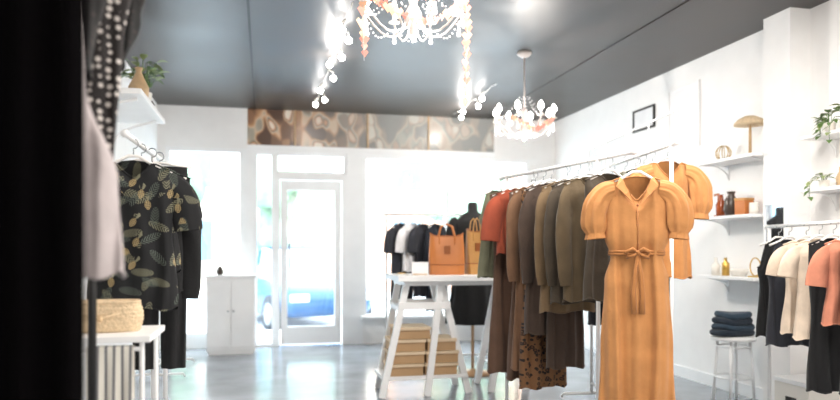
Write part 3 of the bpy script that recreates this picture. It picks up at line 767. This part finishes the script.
mb = MB(); mb.lathe([(.035, 0), (.035, .09), (.03, .09), (.03, .07)], (0, 0, 0), 'ceramic'); mb.lathe([(.004, .07), (.003, .1)], (0, 0, 0), 'blackm', 6); mb.obj('candle_jar', (sx-.02, 4.75, 1.479))
mb = MB(); mb.lathe([(.04, 0), (.042, .1), (.02, .14), (.018, .18), (.022, .185)], (0, 0, 0), 'amber'); mb.obj('amber_bottle', (sx, 5.18, 1.479))
mb = MB(); mb.box((0, 0, .1), (.015, .1, .2), 'terra'); mb.box((-.008, 0, .1), (.006, .08, .16), 'paper'); mb.obj('photo_frame', (sx+.03, 5.28, 1.479), -.3)
mb = MB(); mb.lathe([(.035, 0), (.04, .08), (.015, .11), (.014, .15)], (0, 0, 0), 'ceramic'); mb.obj('white_bottle', (sx, 5.25, .988))
mb = MB(); mb.lathe([(.03, 0), (.03, .1), (.012, .12), (.012, .15)], (0, 0, 0), 'gold'); mb.obj('gold_bottle', (sx, 5.12, .988))
mb = MB(); mb.lathe([(.05, 0), (.07, .04), (.075, .06), (.065, .06), (.05, .02)], (0, 0, 0), 'ceramic'); mb.obj('ceramic_bowl', (sx, 4.95, .988))
mb = MB(); mb.tube([(0, .06*math.cos(a), .08+.07*math.sin(a)) for a in [2*pi*q/24 for q in range(25)]], .005, 'gold', 6); mb.box((0, 0, .005), (.06, .1, .01), 'gold'); mb.obj('gold_hoop_stand', (sx, 4.76, .988))
def frame(name, x, y0, y1, z0, z1, mt, f=.02, inner='paper'):
    L = [bx(x-.02, x, y0, y1, z0, z0+f, mt), bx(x-.02, x, y0, y1, z1-f, z1, mt), bx(x-.02, x, y0, y0+f, z0+f, z1-f, mt), bx(x-.02, x, y1-f, y1, z0+f, z1-f, mt), bx(x-.01, x, y0+f, y1-f, z0+f, z1-f, inner)]
    simple(name, L)
frame('picture_frame', 3.87, 6.4, 6.82, 2.45, 2.68, 'blackm')
frame('picture_frame.001', 3.87, 5.65, 6.15, 2.15, 2.75, 'shelfw')
frame('wall_mirror', 3.70, 4.37, 4.6, .95, 1.55, 'shelfw', .015, 'mirror')
for i, z in enumerate((1.98, 1.61)): wshelf('wall_shelf.%03d' % (i+4), 3.1, 4.2, z, 3.66)
plant('pothos_plant', (3.765, 4.06, 1.994), 'ceramic', 15, .07, .06, trail=2, seed=5, pr=.045, lim=.07, ls=.8)
plant('pothos_plant.001', (3.765, 3.9, 1.994), 'terra', 18, .1, .07, trail=1, seed=6, pr=.045, lim=.07, ls=.8)
plant('pothos_plant.002', (3.765, 4.1, 1.624), 'ceramic', 10, .05, .05, trail=1, seed=7, pr=.035, lim=.07, ls=.7)
mb = MB(); mb.lathe([(.045, 0), (.05, .06), (.03, .1), (.03, .13)], (0, 0, 0), 'wood'); mb.obj('wooden_vase.001', (3.765, 3.93, 1.624))
rack('clothing_rack.005', (3.40, 4.22), (3.05, 2.7), 1.36, mt='white_metal', posts=(.03, .97), foot=.22)
def onbar3(y): return (3.40+(y-4.22)*.23, y, 1.348)
garment('black_tank_top', onbar3(4.05), -14, 'black', W=.14, L=.66, strap=True, seed=71)
garment('charcoal_top', onbar3(3.92), -14, 'charcoal', W=.14, L=.7, strap=True, seed=72)
garment('cream_tshirt', onbar3(3.72), -14, 'cream', W=.14, L=.6, sleeve='short', sl=.14, sr=.06, seed=73)
garment('cream_blouse', onbar3(3.58), -14, 'cream', W=.14, L=.62, sleeve='short', sl=.14, sr=.06, seed=74)
garment('black_dress', onbar3(3.44), -14, 'black', W=.14, L=.9, seed=75)
garment('blush_blouse', onbar3(3.28), -14, 'blush', W=.14, L=.5, sleeve='short', sl=.18, sr=.06, seed=76)
garment('black_dress.001', onbar3(3.12), -14, 'black', W=.14, L=.85, seed=77)
mb = MB()
mb.lathe([(.165, .49), (.17, .5), (.17, .515), (.16, .525)], (0, 0, 0), 'shelfw', 32)
for k in range(4):
    a = pi/4+k*pi/2; c, s_ = math.cos(a), math.sin(a); mb.cyl((c*.12, s_*.12, .49), (c*.15, s_*.15, 0), .011, 'white_metal', 10)
for z, r_ in ((.2, .14), (.44, .125)): mb.tube([(r_*math.cos(a), r_*math.sin(a), z) for a in [2*pi*q/28 for q in range(29)]], .006, 'white_metal', 6)
mb.obj('round_stool', (3.62, 4.86, 0))
mb = MB()
for k, (mt, w) in enumerate((('denim', .34), ('denim2', .32), ('denim', .29), ('denim2', .25))):
    z = .024+.044*k; rings = []
    for i in range(9):
        ph = -pi/2+pi*i/8; e = .82+.18*math.cos(ph)
        rings.append([(w*.5*e*math.copysign(abs(math.cos(a))**.5, math.cos(a))+.01*(k % 2), .11*e*math.copysign(abs(math.sin(a))**.6, math.sin(a)), z+.025*math.sin(ph)+.008*math.sin(2*a+k)*(1 if k else .2)) for a in [2*pi*j/36 for j in range(36)]])
    mb.loft(rings, mt, True)
mb.obj('folded_jeans_stack', (3.6, 4.85, .53), .15)
mb = MB(); mb.box((0, 0, .14), (.26, .32, .28), 'ceramic'); mb.box((0, 0, .29), (.275, .335, .03), 'trim'); mb.box((-.132, 0, .16), (.006, .1, .05), 'blackm')
mb.obj('white_storage_box', (3.68, 4.16, 0), .0, bevel=.004)

# ---------------------------------------------------------------- lights / world
w = bpy.data.worlds.new('World'); sc.world = w; w.use_nodes = True
bg = w.node_tree.nodes['Background']; bg.inputs[0].default_value = (.9, .97, 1, 1); bg.inputs[1].default_value = 6.5
def area(name, loc, rot, sx_, sy_, e, col=(1, 1, 1)):
    l = bpy.data.lights.new(name, 'AREA'); l.shape = 'RECTANGLE'; l.size = sx_; l.size_y = sy_; l.energy = e; l.color = col
    o = bpy.data.objects.new(name, l); sc.collection.objects.link(o); o.location = loc; o.rotation_euler = rot; return o
sun = bpy.data.lights.new('sun', 'SUN'); sun.energy = 6; sun.angle = .02; so = bpy.data.objects.new('sun', sun); sc.collection.objects.link(so)
so.rotation_euler = (math.radians(48), 0, math.radians(-20)); so.location = (0, 0, 12)
area('overhead_fill_light', (1.9, .9, 2.9), (0, 0, 0), 2.2, 2.0, 75, (1, .94, .87))  # unseen fill lamp added overhead, not a ceiling fixture
area('overhead_fill_light.001', (1.8, 3.1, 2.92), (0, 0, 0), 2.2, 1.0, 78, (1, .95, .89))  # second added fill lamp, out of view above the racks
area('rear_fill_light', (1.6, -2.0, 1.9), (math.radians(86), 0, math.radians(-12)), 2.6, 1.6, 62, (1, .94, .87))  # soft fill added behind the camera to light the garment fronts

# ---------------------------------------------------------------- camera
cam = bpy.data.cameras.new('Camera'); co = bpy.data.objects.new('Camera', cam); sc.collection.objects.link(co)
co.location = (0, 0, 1.2); co.rotation_euler = (math.radians(90), 0, -math.radians(12.56))
cam.lens = 30; cam.sensor_width = 36; cam.shift_y = 50/840
cam.dof.use_dof = True; cam.dof.focus_distance = 3.7; cam.dof.aperture_fstop = 1.3
sc.camera = co
sc.view_settings.view_transform = 'Standard'
sc.view_settings.exposure = .45
